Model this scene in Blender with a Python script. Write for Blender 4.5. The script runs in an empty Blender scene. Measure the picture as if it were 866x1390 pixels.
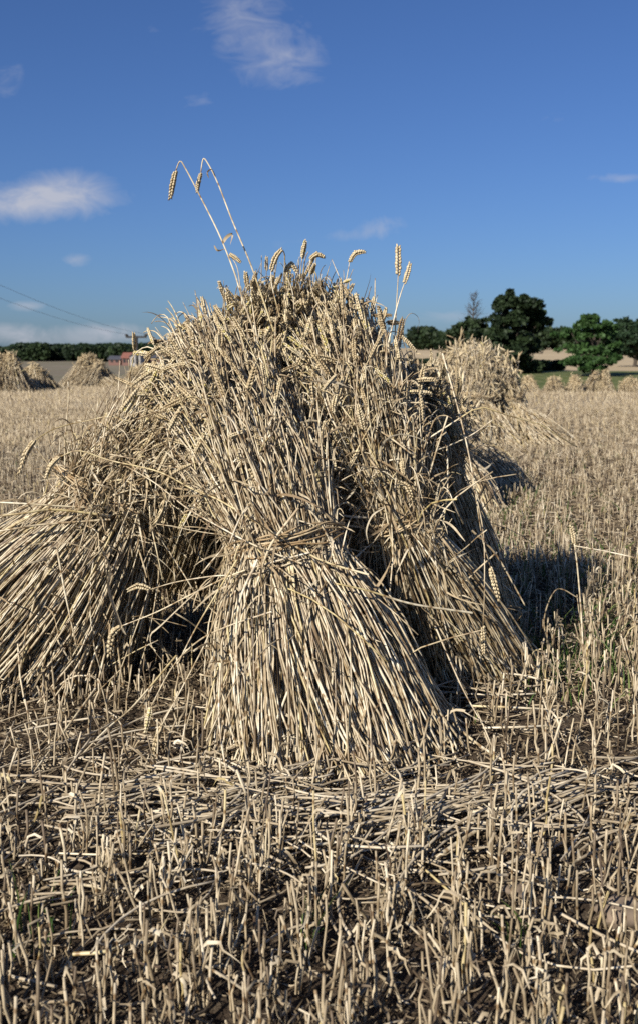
import bpy, math
import numpy as np
from mathutils import Vector
rng = np.random.default_rng(7)
D = bpy.data; SC = bpy.context.scene; COL = SC.collection
R = math.radians

# ------------------------------------------------------------------ camera
F = 1350.0; CX, CY, HOR = 433.0, 650.0, 486.0
CAMH = 1.15
PH = math.atan((CY - HOR) / F)
cam = D.objects.new('camera', D.cameras.new('camera')); COL.objects.link(cam)
cam.location = (0, 0, CAMH); cam.rotation_euler = (math.pi / 2 - PH, 0, 0)
cd = cam.data; cd.sensor_fit = 'AUTO'; cd.sensor_width = 36; cd.lens = F / 1390 * 36
cd.shift_y = -45 / 1390; cd.clip_end = 9000; cd.clip_start = .05
cd.dof.use_dof = True; cd.dof.focus_distance = 3.05; cd.dof.aperture_fstop = 5.6
SC.camera = cam

def ray(px, py):
    u = (px - CX) / F; v = (CY - py) / F
    return np.array([u, math.cos(PH) + v * math.sin(PH), -math.sin(PH) + v * math.cos(PH)])
def at(px, py, d):
    r = ray(px, py); return np.array([0, 0, CAMH]) + r * (d / r[1])
def gr(px, py, z=0.0):
    r = ray(px, py); t = (z - CAMH) / r[2]; return np.array([0, 0, CAMH]) + r * t

# ------------------------------------------------------------------ materials
def new_mat(name):
    m = D.materials.new(name); m.use_nodes = True; nt = m.node_tree; nt.nodes.clear()
    return m, nt
def nd(nt, t, **kw):
    n = nt.nodes.new(t)
    for k, v in kw.items():
        if k in n.inputs: n.inputs[k].default_value = v
        else: setattr(n, k, v)
    return n
def ramp(nt, stops, interp='LINEAR'):
    n = nt.nodes.new('ShaderNodeValToRGB'); cr = n.color_ramp; cr.interpolation = interp
    while len(cr.elements) > 1: cr.elements.remove(cr.elements[-1])
    cr.elements[0].position = stops[0][0]; cr.elements[0].color = (*stops[0][1], 1)
    for p, c in stops[1:]:
        e = cr.elements.new(p); e.color = (*c, 1)
    return n
def principled(nt, rough=.5, spec=.3):
    b = nt.nodes.new('ShaderNodeBsdfPrincipled'); b.inputs['Roughness'].default_value = rough
    b.inputs['Specular IOR Level'].default_value = spec
    return b
def out(nt, sock):
    o = nt.nodes.new('ShaderNodeOutputMaterial'); nt.links.new(sock, o.inputs['Surface'])

def fibre_mat(name, stops, rough=.5, spec=.3, transl=0.0, noise=(60, .5), mixc=(.5, .42, .3), nodes=False):
    """plant fibre: colour picked by a per-piece random value, blotched by noise"""
    m, nt = new_mat(name); L = nt.links
    a = nd(nt, 'ShaderNodeAttribute', attribute_name='tint')
    rp = ramp(nt, stops); L.new(a.outputs['Fac'], rp.inputs['Fac'])
    tc = nt.nodes.new('ShaderNodeTexCoord')
    nz = nd(nt, 'ShaderNodeTexNoise', Scale=noise[0], Detail=3.0, Roughness=.6)
    L.new(tc.outputs['Object'], nz.inputs['Vector'])
    r2 = ramp(nt, [(.36, (mixc)), (.56, (1, 1, 1))]); L.new(nz.outputs['Fac'], r2.inputs['Fac'])
    mx = nd(nt, 'ShaderNodeMix', data_type='RGBA', blend_type='MULTIPLY'); mx.inputs[0].default_value = noise[1]
    L.new(rp.outputs['Color'], mx.inputs[6]); L.new(r2.outputs['Color'], mx.inputs[7])
    if nodes:
        al = nd(nt, 'ShaderNodeAttribute', attribute_name='along')
        def M_(op, a_, b_):
            n = nt.nodes.new('ShaderNodeMath'); n.operation = op
            for i_, v in enumerate((a_, b_)):
                if isinstance(v, (int, float)): n.inputs[i_].default_value = v
                else: L.new(v, n.inputs[i_])
            return n.outputs[0]
        q = M_('DIVIDE', al.outputs['Fac'], .155); fr = M_('FRACT', q, 0); fl = M_('FLOOR', q, 0)
        wn = nt.nodes.new('ShaderNodeTexWhiteNoise'); wn.noise_dimensions = '2D'
        cb = nt.nodes.new('ShaderNodeCombineXYZ'); L.new(fl, cb.inputs[0]); L.new(a.outputs['Fac'], cb.inputs[1]); L.new(cb.outputs[0], wn.inputs['Vector'])
        # each internode its own tone, a dark node ring, a papery pale sheath above it
        tn = M_('ADD', a.outputs['Fac'], M_('MULTIPLY', M_('SUBTRACT', wn.outputs['Value'], .5), .42))
        L.new(tn, rp.inputs['Fac'])
        rr = ramp(nt, [(0, (.34, .24, .15)), (.035, (.40, .29, .18)), (.06, (1, 1, 1)), (.5, (1, .99, .97)), (.97, (.88, .84, .78)), (1, (.40, .30, .2))]); L.new(fr, rr.inputs['Fac'])
        m3 = nd(nt, 'ShaderNodeMix', data_type='RGBA', blend_type='MULTIPLY'); m3.inputs[0].default_value = .9
        L.new(mx.outputs[2], m3.inputs[6]); L.new(rr.outputs['Color'], m3.inputs[7]); mx = m3
    b = principled(nt, rough, spec); L.new(mx.outputs[2], b.inputs['Base Color'])
    if transl > 0:
        t = nt.nodes.new('ShaderNodeBsdfTranslucent'); L.new(mx.outputs[2], t.inputs['Color'])
        s = nt.nodes.new('ShaderNodeMixShader'); s.inputs[0].default_value = transl
        L.new(b.outputs[0], s.inputs[1]); L.new(t.outputs[0], s.inputs[2]); out(nt, s.outputs[0])
    else: out(nt, b.outputs[0])
    return m

STRAW = [(0, (.10, .07, .035)), (.12, (.24, .18, .105)), (.35, (.43, .345, .215)), (.65, (.60, .505, .335)), (.88, (.78, .70, .53)), (.95, (.60, .49, .27)), (1, (.52, .42, .20))]
M_straw = fibre_mat('dry_straw', STRAW, .42, .45, 0, (30, .85), (.42, .33, .24), True)
M_leaf = fibre_mat('dry_leaf', [(0, (.17, .11, .06)), (.25, (.33, .235, .13)), (.6, (.53, .42, .26)), (1, (.70, .61, .44))], .6, .25, .22, (40, .5), (.5, .42, .33))
M_ear = fibre_mat('ripe_ear', [(0, (.22, .15, .08)), (.3, (.44, .34, .195)), (.65, (.61, .50, .31)), (.9, (.70, .60, .40)), (.96, (.58, .49, .22)), (1, (.55, .46, .16))], .6, .2, 0, (90, .5), (.5, .4, .28))
M_stub = fibre_mat('stubble_straw', nodes=True, stops= [(0, (.12, .085, .055)), (.25, (.30, .235, .145)), (.6, (.50, .41, .27)), (.93, (.68, .59, .43)), (1, (.48, .38, .18))], rough=.55, spec=.3, transl=0, noise=(25, .7), mixc=(.38, .32, .25))
M_litter = fibre_mat('straw_litter', [(0, (.09, .06, .04)), (.35, (.20, .15, .09)), (.7, (.42, .335, .22)), (1, (.68, .58, .42))], .7, .2, .1, (30, .5))
M_twine = fibre_mat('straw_band', [(0, (.30, .20, .10)), (1, (.56, .44, .27))], .7, .2, 0, (80, .5))
M_grass = fibre_mat('green_blade', [(0, (.03, .07, .012)), (.6, (.08, .15, .03)), (1, (.20, .24, .07))], .5, .3, .25, (20, .3))
def leafmat(name, a, b, rough=.6):
    return fibre_mat(name, [(0, a), (1, b)], rough, .2, .15, (.7, .35), (.5, .55, .5))
M_darkleaf = leafmat('dark_foliage', (.012, .022, .010), (.035, .055, .020))
M_greenleaf = leafmat('green_foliage', (.022, .052, .014), (.060, .115, .032))
M_midleaf = leafmat('wood_foliage', (.012, .028, .014), (.035, .062, .026))
M_bark = fibre_mat('bark', [(0, (.05, .04, .03)), (1, (.10, .085, .07))], .9, .1)
def plain(name, col, rough=.7, var=.25, scale=3):
    m, nt = new_mat(name); L = nt.links
    tc = nt.nodes.new('ShaderNodeTexCoord'); nz = nd(nt, 'ShaderNodeTexNoise', Scale=scale, Detail=4.0)
    L.new(tc.outputs['Object'], nz.inputs['Vector'])
    rp = ramp(nt, [(.3, tuple(c * (1 - var) for c in col)), (.7, tuple(min(1, c * (1 + var)) for c in col))])
    L.new(nz.outputs['Fac'], rp.inputs['Fac']); b = principled(nt, rough, .3)
    L.new(rp.outputs['Color'], b.inputs['Base Color']); out(nt, b.outputs[0]); return m
M_wood = plain('weathered_pole', (.03, .027, .025)); M_wire = plain('wire', (.30, .30, .32))
M_tile = plain('red_tile', (.24, .10, .07)); M_brick = plain('brick', (.17, .09, .07)); M_render = plain('white_wall', (.34, .32, .29))
M_slate = plain('slate', (.07, .07, .08)); M_dark = plain('dark_opening', (.02, .02, .02)); M_clod = plain('dry_clod', (.20, .15, .105), .95, .3, 30)
M_china = plain('insulator', (.04, .035, .03))

def ground_mat(name, c1, c2, c3, s1, s2, bump=.0, bs=30):
    m, nt = new_mat(name); L = nt.links
    tc = nt.nodes.new('ShaderNodeTexCoord')
    n1 = nd(nt, 'ShaderNodeTexNoise', Scale=s1, Detail=6.0, Roughness=.65); n2 = nd(nt, 'ShaderNodeTexNoise', Scale=s2, Detail=5.0, Roughness=.7)
    for n in (n1, n2): L.new(tc.outputs['Object'], n.inputs['Vector'])
    r1 = ramp(nt, [(.38, c1), (.62, c2)]); L.new(n1.outputs['Fac'], r1.inputs['Fac'])
    r2 = ramp(nt, [(.45, (0, 0, 0)), (.68, (1, 1, 1))]); L.new(n2.outputs['Fac'], r2.inputs['Fac'])
    mx = nd(nt, 'ShaderNodeMix', data_type='RGBA'); L.new(r2.outputs['Color'], mx.inputs[0]); L.new(r1.outputs['Color'], mx.inputs[6]); mx.inputs[7].default_value = (*c3, 1)
    b = principled(nt, .95, .1); L.new(mx.outputs[2], b.inputs['Base Color'])
    if bump:
        nb = nd(nt, 'ShaderNodeTexNoise', Scale=bs, Detail=6.0, Roughness=.7); L.new(tc.outputs['Object'], nb.inputs['Vector'])
        bp = nd(nt, 'ShaderNodeBump', Strength=.9, Distance=bump); L.new(nb.outputs['Fac'], bp.inputs['Height']); L.new(bp.outputs[0], b.inputs['Normal'])
    out(nt, b.outputs[0]); return m
G_soil = ground_mat('soil', (.035, .024, .016), (.085, .060, .040), (.15, .115, .075), 9, 40, .02, 45)
G_stub = ground_mat('stubble_field', (.20, .155, .10), (.33, .265, .18), (.42, .35, .25), 1.3, 6, .03, 8)
G_brown = ground_mat('brown_field', (.17, .14, .10), (.21, .175, .125), (.16, .15, .09), .02, .12)
G_gold = ground_mat('gold_field', (.42, .32, .19), (.50, .39, .24), (.36, .28, .17), .02, .08)
G_green = ground_mat('green_margin', (.06, .085, .025), (.13, .15, .05), (.16, .15, .07), .3, 1.2)
G_hill = ground_mat('hill_green', (.03, .05, .022), (.045, .065, .03), (.06, .075, .035), .01, .05)

# ------------------------------------------------------------------ mesh helpers
def tag(o, label=None, cat=None, group=None, kind=None):
    if label: o['label'] = label
    if cat: o['category'] = cat
    if group: o['group'] = group
    if kind: o['kind'] = kind
    return o
def empty(name, loc):
    o = D.objects.new(name, None); COL.objects.link(o); o.location = tuple(float(v) for v in loc); o.empty_display_size = .1; return o
class MB:
    def __init__(s): s.v = []; s.f = {}; s.l = []; s.t = []; s.n = 0; s.mi = {}
    def add(s, V, Fs, tint, mi=0, al=.5):
        V = np.asarray(V, float).reshape(-1, 3)
        s.v.append(V); s.t.append(np.broadcast_to(np.asarray(tint, float), (len(V),))); s.l.append(np.broadcast_to(np.asarray(al, float), (len(V),)))
        for Fa in Fs:
            Fa = np.asarray(Fa, np.int64)
            if len(Fa): s.f.setdefault(Fa.shape[1], []).append(Fa + s.n); s.mi.setdefault(Fa.shape[1], []).append(np.full(len(Fa), mi))
        s.n += len(V)
    def build(s, name, mats, parent=None, smooth=True, origin=None):
        V = np.concatenate(s.v); T = np.concatenate(s.t)
        if parent is not None: V = V - np.array(parent_world(parent))
        elif origin is not None: V = V - np.array(origin)
        me = D.meshes.new(name)
        F_ = []; tot = []; mi = []
        for k, arrs in s.f.items():
            a = np.concatenate(arrs); F_.append(a.ravel()); tot.append(np.full(len(a), k)); mi.append(np.concatenate(s.mi[k]))
        F_ = np.concatenate(F_); tot = np.concatenate(tot); mi = np.concatenate(mi)
        me.vertices.add(len(V)); me.vertices.foreach_set('co', V.astype(np.float32).ravel())
        me.loops.add(len(F_)); me.loops.foreach_set('vertex_index', F_.astype(np.int32))
        me.polygons.add(len(tot)); st = np.concatenate([[0], np.cumsum(tot)[:-1]])
        me.polygons.foreach_set('loop_start', st.astype(np.int32))
        me.update(calc_edges=True)
        me.polygons.foreach_set('use_smooth', np.full(len(tot), smooth)); 
        if mi.any(): me.polygons.foreach_set('material_index', mi.astype(np.int32))
        at_ = me.attributes.new('tint', 'FLOAT', 'POINT'); at_.data.foreach_set('value', T.astype(np.float32))
        if s.l:
            a2 = me.attributes.new('along', 'FLOAT', 'POINT'); a2.data.foreach_set('value', np.concatenate(s.l).astype(np.float32))
        for m in (mats if isinstance(mats, list) else [mats]): me.materials.append(m)
        o = D.objects.new(name, me); COL.objects.link(o)
        if parent is not None: o.parent = parent
        elif origin is not None: o.location = tuple(float(v) for v in origin)
        return o
def parent_world(p):
    w = np.zeros(3)
    while p is not None: w = w + np.array(p.location); p = p.parent
    return w
def nrm(v): return v / np.maximum(np.linalg.norm(v, axis=-1, keepdims=True), 1e-9)
def tangents(P):
    T = np.empty_like(P); T[:, 1:-1] = P[:, 2:] - P[:, :-2]; T[:, 0] = P[:, 1] - P[:, 0]; T[:, -1] = P[:, -1] - P[:, -2]
    return nrm(T)
def frames(P, roll=None):
    T = tangents(P); n = len(P)
    mean = nrm(P[:, -1] - P[:, 0])
    ref = np.where(np.abs(mean[:, 2:3]) > .8, np.array([[1., 0, 0]]), np.array([[0, 0, 1.]]))
    A = nrm(np.cross(T, ref[:, None, :])); B = np.cross(T, A)
    return T, A, B
def tubes(mb, P, Rr, K, tint, cap=True, flat=1.0, mi=0):
    P = np.asarray(P, float); N, M, _ = P.shape
    Rr = np.broadcast_to(np.asarray(Rr, float), (N, M)) if np.ndim(Rr) != 1 else np.broadcast_to(np.asarray(Rr)[:, None], (N, M))
    T, A, B = frames(P)
    an = np.arange(K) / K * 2 * np.pi
    V = P[:, :, None, :] + Rr[:, :, None, None] * (np.cos(an)[None, None, :, None] * A[:, :, None, :] + flat * np.sin(an)[None, None, :, None] * B[:, :, None, :])
    base = (np.arange(N) * M * K)[:, None, None] + (np.arange(M - 1) * K)[None, :, None]
    k = np.arange(K)[None, None, :]; k2 = (k + 1) % K
    q = np.stack([base + k, base + k2, base + k2 + K, base + k + K], -1).reshape(-1, 4)
    Fs = [q]
    if cap:
        c = (np.arange(N) * M * K)[:, None] + (M - 1) * K + np.arange(K)[None, :]
        Fs.append(c)
    t = np.repeat(np.broadcast_to(np.asarray(tint, float), (N,)), M * K)
    al = np.concatenate([np.zeros((N, 1)), np.cumsum(np.linalg.norm(np.diff(P, axis=1), axis=2), 1)], 1) + rng.uniform(0, .6, (N, 1))
    mb.add(V, Fs, t, mi, np.repeat(al.ravel(), K))
def ribbons(mb, P, W, tint, twist=None, fold=.3, mi=0):
    P = np.asarray(P, float); N, M, _ = P.shape
    W = np.broadcast_to(np.asarray(W, float), (N, M))
    T, A, B = frames(P)
    if twist is None: twist = np.zeros((N, M))
    S = np.cos(twist)[..., None] * A + np.sin(twist)[..., None] * B; Nn = np.cross(T, S)
    V = np.stack([P - S * W[..., None] / 2 , P + Nn * (fold * W)[..., None] / 2, P + S * W[..., None] / 2], 2)
    base = (np.arange(N) * M * 3)[:, None, None] + (np.arange(M - 1) * 3)[None, :, None]
    k = np.arange(2)[None, None, :]
    q = np.stack([base + k, base + k + 1, base + k + 4, base + k + 3], -1).reshape(-1, 4)
    mb.add(V, [q], np.repeat(np.broadcast_to(np.asarray(tint, float), (N,)), M * 3), mi)
def ears(mb, P, width, tint, L=9, K=4, face=None):
    """wheat ears: P (N,5,3) spines; overlapping plump spikelets in two alternate rows"""
    P = np.asarray(P, float); N, M, _ = P.shape
    T, A, B = frames(P)
    ph = rng.uniform(0, np.pi, N)
    cs, sn = np.cos(ph)[:, None, None], np.sin(ph)[:, None, None]
    A, B = A * cs + B * sn, B * cs - A * sn
    ln = np.linalg.norm(np.diff(P, axis=1), axis=2).sum(1)
    def samp(X, t):
        x = t * (M - 1); i = min(int(x), M - 2); f = x - i; return X[:, i] * (1 - f) + X[:, i + 1] * f
    width = np.broadcast_to(np.asarray(width, float), (N,))
    an = np.arange(K) / K * 2 * np.pi
    for j in range(L):
        for a in (1, -1):
            t = (j + .25 + (.5 if a > 0 else 0)) / (L + .6)
            p = samp(P, t); tt = nrm(samp(T, t)); s = samp(A, t); n = samp(B, t)
            prof = math.sin(math.pi * min(1, (t * .8 + .16))) ** .5
            w = width * prof * rng.uniform(.85, 1.15, N)
            for b in (-1, 1):
                c = p + s * (a * .24 * w)[:, None] + n * (b * .17 * w)[:, None]
                d = nrm(tt + s * a * .34 + n * b * .16)
                e1 = nrm(np.cross(d, n)); e2 = np.cross(d, e1)
                hl = (ln / L * 1.0)
                r = w * .27
                tip0 = c - d * (hl * .55)[:, None]; tip1 = c + d * (hl * 1.05)[:, None]
                ring = c[:, None] + r[:, None, None] * (np.cos(an)[None, :, None] * e1[:, None] + np.sin(an)[None, :, None] * e2[:, None])
                V = np.concatenate([tip0[:, None], ring, tip1[:, None]], 1)
                o = (np.arange(N) * (K + 2))[:, None]; k = np.arange(K)[None]; k2 = (k + 1) % K
                f = np.concatenate([np.stack([o + 0 * k, o + 1 + k2, o + 1 + k], -1).reshape(-1, 3), np.stack([o + K + 1 + 0 * k, o + 1 + k, o + 1 + k2], -1).reshape(-1, 3)])
                mb.add(V, [f], np.repeat(np.clip(tint + rng.normal(0, .10, N), 0, 1) if np.ndim(tint) else tint, K + 2))
def smooth_poly(pts, m):
    """Catmull-Rom through pts -> m points"""
    p = np.asarray(pts, float); n = len(p)
    q = np.vstack([2 * p[0] - p[1], p, 2 * p[-1] - p[-2]])
    res = []
    for x in np.linspace(0, n - 1, m):
        i = min(int(x), n - 2); t = x - i
        a, b, c, d = q[i], q[i + 1], q[i + 2], q[i + 3]
        res.append(.5 * (2 * b + (c - a) * t + (2 * a - 5 * b + 4 * c - d) * t * t + (3 * b - a - 3 * c + d) * t ** 3))
    return np.array(res)
def vnoise(x, y, seed=0):
    def h(i, j): 
        v = np.sin(i * 127.1 + j * 311.7 + seed * 74.7) * 43758.5453; return v - np.floor(v)
    xi, yi = np.floor(x), np.floor(y); fx, fy = x - xi, y - yi; fx = fx * fx * (3 - 2 * fx); fy = fy * fy * (3 - 2 * fy)
    return (h(xi, yi) * (1 - fx) + h(xi + 1, yi) * fx) * (1 - fy) + (h(xi, yi + 1) * (1 - fx) + h(xi + 1, yi + 1) * fx) * fy

# ------------------------------------------------------------------ terrain
LR = [0, 45, 70, 130, 200, 350, 500, 900, 1500, 5000]; LZ = [0, 0, -1, -4, -3.2, .2, 2, 11, 14, 14]
RR = [0, 33, 45, 55, 75, 90, 110, 130, 250, 350, 600, 1500, 5000]; RZ = [0, 0, -.6, -1.15, -1.3, -.75, -.3, -.3, 1.3, 3.4, 7, 14, 14]
def terr(x, y):
    x = np.asarray(x, float); y = np.asarray(y, float); r = np.hypot(x, y); az = np.arctan2(x, y)
    w = np.clip((az + .1) / .2, 0, 1); w = w * w * (3 - 2 * w)
    z = np.interp(r, LR, LZ) * (1 - w) + np.interp(r, RR, RZ) * w
    back = np.clip((np.abs(az) - 1.4) / .5, 0, 1); z = z * (1 - back)
    near = np.clip(1 - r / 40, 0, 1)
    z = z + near * ((vnoise(x * 1.3, y * 1.3, 1) - .5) * .035 + (vnoise(x * 6, y * 6, 2) - .5) * .03 + (vnoise(x * 17, y * 17, 3) - .5) * .018)
    return z
rs = np.concatenate([np.arange(.25, 8, .05), np.geomspace(8, 60, 90), np.geomspace(62, 5000, 90)])
azs = np.concatenate([np.linspace(-.8, .8, 260), np.linspace(.8, 2 * np.pi - .8, 60)[1:-1]])
RRg, AZ = np.meshgrid(rs, azs, indexing='ij'); gx, gy = RRg * np.sin(AZ), RRg * np.cos(AZ)
gz = terr(gx, gy)
mb = MB(); na, nr = len(azs), len(rs)
V = np.stack([gx, gy, gz], -1).reshape(-1, 3); V = np.vstack([V, [[0, 0, float(terr(0, 0))]]])
i = np.arange(nr - 1)[:, None] * na; j = np.arange(na)[None]; j2 = (j + 1) % na
q = np.stack([i + j, i + na + j, i + na + j2, i + j2], -1)
rc = .5 * (rs[1:] + rs[:-1])[:, None] + 0 * j; ac = azs[j] + 0 * i
side = (np.arctan2(np.sin(ac), np.cos(ac)) > 0)
zone = np.zeros(rc.shape, int); zone[rc > 13] = 1
edgeL = 52; zone[(rc > edgeL)] = 2
zone[side & (rc > 68)] = 4; zone[side & (rc > 118)] = 3; zone[~side & (rc > 420)] = 5; zone[side & (rc > 620)] = 5
q = q.reshape(-1, 4); zone = zone.reshape(-1)
mb.v.append(V); mb.t.append(np.zeros(len(V))); mb.l.append(np.zeros(len(V))); mb.n = len(V)
mb.f[4] = [q]; mb.mi[4] = [zone]
fan = np.stack([np.full(na, len(V) - 1), np.arange(na), (np.arange(na) + 1) % na], -1); mb.f[3] = [fan]; mb.mi[3] = [np.zeros(na, int)]
g = mb.build('ground', [G_soil, G_stub, G_brown, G_gold, G_green, G_hill]); tag(g, kind='structure')

# ------------------------------------------------------------------ stubble, litter, grass
SH_FOOT = []   # filled below: (x, y, rx, ry) of sheaf feet
def field_points(r0, r1, dens, spread=.45, extra=1.2, rows=True, tuft=.05):
    area_x = spread * r1 + extra
    n = int(dens * (r1 - r0) * 2 * area_x)
    y = rng.uniform(r0, r1, n); x = rng.uniform(-area_x, area_x, n)
    k = np.abs(x) < spread * y + extra
    x, y = x[k], y[k]
    if rows:
        a = R(14); u = x * math.cos(a) - y * math.sin(a); v = x * math.sin(a) + y * math.cos(a)
        sp = .15; u = np.round(u / sp) * sp + rng.normal(0, .034, len(u)) + (vnoise(v * .7, u * 0, 5) - .5) * .06
        # plants tiller: pull stems into tufts along the row
        v = v + .7 * (np.round(v / tuft) * tuft - v)
        x = u * math.cos(a) + v * math.sin(a); y = -u * math.sin(a) + v * math.cos(a)
    return x, y
def stub_band(mb, r0, r1, dens, K, rad, hmean, M=3):
    x, y = field_points(r0, r1, dens, tuft=.085 if r1 < 6 else .05); n = len(x)
    patch = vnoise(x * 1.1, y * 1.1, 9)
    keep = (rng.random(n) > .55 * np.exp(-((y - 2.42) / .16) ** 2)) & (rng.random(n) < (.35 + .8 * patch if r1 > 6 else .12 + 1.15 * patch)); x, y = x[keep], y[keep]; n = len(x); patch = patch[keep]
    h = np.clip(rng.normal(hmean, .035, n), .04, .24) * (.8 + .4 * vnoise(x * .8, y * .8, 11))
    tilt = np.abs(rng.normal(0, .16, n)); flat = rng.random(n) < .1; tilt[flat] += rng.uniform(.3, .9, flat.sum())
    ph = rng.uniform(0, 2 * np.pi, n); dx = np.sin(tilt) * np.cos(ph); dy = np.sin(tilt) * np.sin(ph); dz = np.cos(tilt)
    b = np.stack([x, y, terr(x, y) - .015], -1); d = np.stack([dx, dy, dz], -1)
    s = np.linspace(0, 1, M)[None, :, None]
    P = b[:, None] + d[:, None] * (h[:, None, None] * s)
    if M > 2: P[:, 1:-1] += rng.normal(0, .0035, (n, M - 2, 3))
    rr = rng.uniform(.75, 1.25, n) * rad
    Rm = rr[:, None] * np.linspace(1.12, .92, M)[None]
    tubes(mb, P, Rm, K, np.clip(rng.normal(.47, .25, n), 0, 1))
    return x, y, h
mb = MB()
near = stub_band(mb, .9, 5.5, 860, 6, .0027, .125, 4)
stub_band(mb, 5.5, 12, 560, 4, .0027, .088)
stub_band(mb, 12, 24, 330, 3, .0036, .085, 2)
stub_band(mb, 24, 50, 130, 3, .0062, .095, 2)
# sheath strips hanging on the near stems
x, y, h = near; k = rng.random(len(x)) < .5; x, y, h = x[k], y[k], h[k]; n = len(x)
ph = rng.uniform(0, 2 * np.pi, n); o = np.stack([np.cos(ph), np.sin(ph), 0 * ph], -1)
s = np.linspace(0, 1, 6)[None, :, None]; ln = rng.uniform(.04, .13, n)[:, None, None]
b = np.stack([x, y, terr(x, y) + h * rng.uniform(.3, 1, n)], -1)
P = b[:, None] + o[:, None] * (ln * .55 * s) + np.array([0, 0, 1.])[None, None] * (ln * (.45 * s - rng.uniform(.4, 1.5, n)[:, None, None] * s * s)) + rng.normal(0, .004, (n, 6, 3))
P[..., 2] = np.maximum(P[..., 2], terr(P[..., 0], P[..., 1]) + .003)
ribbons(mb, P, rng.uniform(.003, .008, n)[:, None] * np.array([1, 1, .9, .8, .6, .2])[None], np.clip(rng.normal(.55, .2, n), 0, 1), rng.uniform(0, 6, n)[:, None] + rng.uniform(-3, 3, n)[:, None] * np.linspace(0, 1, 6)[None])
o_ = mb.build('stubble', M_stub, origin=(0, 3, 0)); tag(o_, 'pale cut wheat stubble standing in rows over the whole field', 'stubble', kind='stuff')

mb = MB()
def litter(r0, r1, dens, lmin, lmax, wid, zmax, tube_frac, Ks=5):
    x, y = field_points(r0, r1, dens, rows=False); n = len(x)
    ph = rng.uniform(0, np.pi, n); L = rng.uniform(lmin, lmax, n) * rng.uniform(.4, 1, n)
    pitch = rng.normal(0, .16, n)
    d = np.stack([np.cos(ph) * np.cos(pitch), np.sin(ph) * np.cos(pitch), np.sin(pitch)], -1)
    M = 5; s = np.linspace(-.5, .5, M)[None, :, None]
    side = np.stack([-np.sin(ph), np.cos(ph), 0 * ph], -1)
    P = np.stack([x, y, terr(x, y) + zmax * rng.random(n) ** 1.5], -1)[:, None] + d[:, None] * (L[:, None, None] * s) + side[:, None] * ((rng.normal(0, .25, n) * L)[:, None, None] * (s * s * 4)) \
        + np.array([0, 0, 1.]) * ((rng.normal(0, .12, n) * L)[:, None, None] * (s * s * 4))
    P[..., 2] = np.maximum(P[..., 2], terr(P[..., 0], P[..., 1]) + .004)
    tint = np.clip(rng.beta(1.2, 2.1, n), 0, 1)
    k = rng.random(n) < tube_frac
    tubes(mb, P[k], rng.uniform(.55, 1.1, k.sum())[:, None] * wid * .42 * np.ones((1, M)), Ks, np.clip(tint[k] + .2, 0, 1))
    k = ~k; nk = k.sum()
    ribbons(mb, P[k], rng.uniform(.5, 1.3, nk)[:, None] * wid * np.array([.5, 1, 1, .9, .2])[None], tint[k], rng.uniform(-.9, .9, nk)[:, None] + rng.uniform(-1.5, 1.5, nk)[:, None] * np.linspace(0, 1, M)[None])
litter(.9, 4.2, 2600, .015, .10, .0044, .022, .15)
litter(.9, 4.2, 80, .10, .36, .0062, .05, .7, 6)
litter(4.2, 9, 1300, .04, .16, .008, .03, .3, 4)
litter(9, 22, 130, .08, .28, .013, .05, .4, 3)

def swath(px, py, sx, sy, n, ang, sa, l0, l1):
    c = gr(px, py); x = rng.normal(c[0], sx, n); y = rng.normal(c[1], sy, n); a = rng.normal(ang, sa, n); L = rng.uniform(l0, l1, n); s = np.linspace(-.5, .5, 7)[None, :, None]
    d = np.stack([np.cos(a), np.sin(a), rng.normal(0, .06, n)], -1); sd_ = np.stack([-np.sin(a), np.cos(a), 0 * a], -1)
    P = np.stack([x, y, terr(x, y) + rng.uniform(.015, .075, n)], -1)[:, None] + d[:, None] * L[:, None, None] * s + sd_[:, None] * (rng.normal(0, .18, n) * L)[:, None, None] * s * s * 4
    P[..., 2] = np.maximum(P[..., 2], terr(P[..., 0], P[..., 1]) + .006)
    tubes(mb, P, rng.uniform(.0018, .0033, n)[:, None] * np.ones((1, 7)), 6, np.clip(rng.normal(.84, .14, n), 0, 1))
swath(570, 1125, .38, .13, 130, .35, .45, .15, .5)
swath(320, 1110, .26, .11, 75, .05, .5, .15, .4)
swath(700, 1090, .25, .10, 40, .45, .3, .15, .45)
swath(100, 1060, .25, .15, 40, .9, .4, .15, .5)
swath(460, 1230, .6, .12, 35, .0, .8, .1, .35)
swath(640, 960, .15, .10, 25, .2, .6, .1, .35)
swath(90, 1180, .3, .15, 30, .2, .6, .1, .35)
o_ = mb.build('straw_litter', M_litter, origin=(0, 3, 0)); tag(o_, 'broken straw and shrivelled leaves scattered between the stubble', 'straw litter', kind='stuff')

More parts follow.
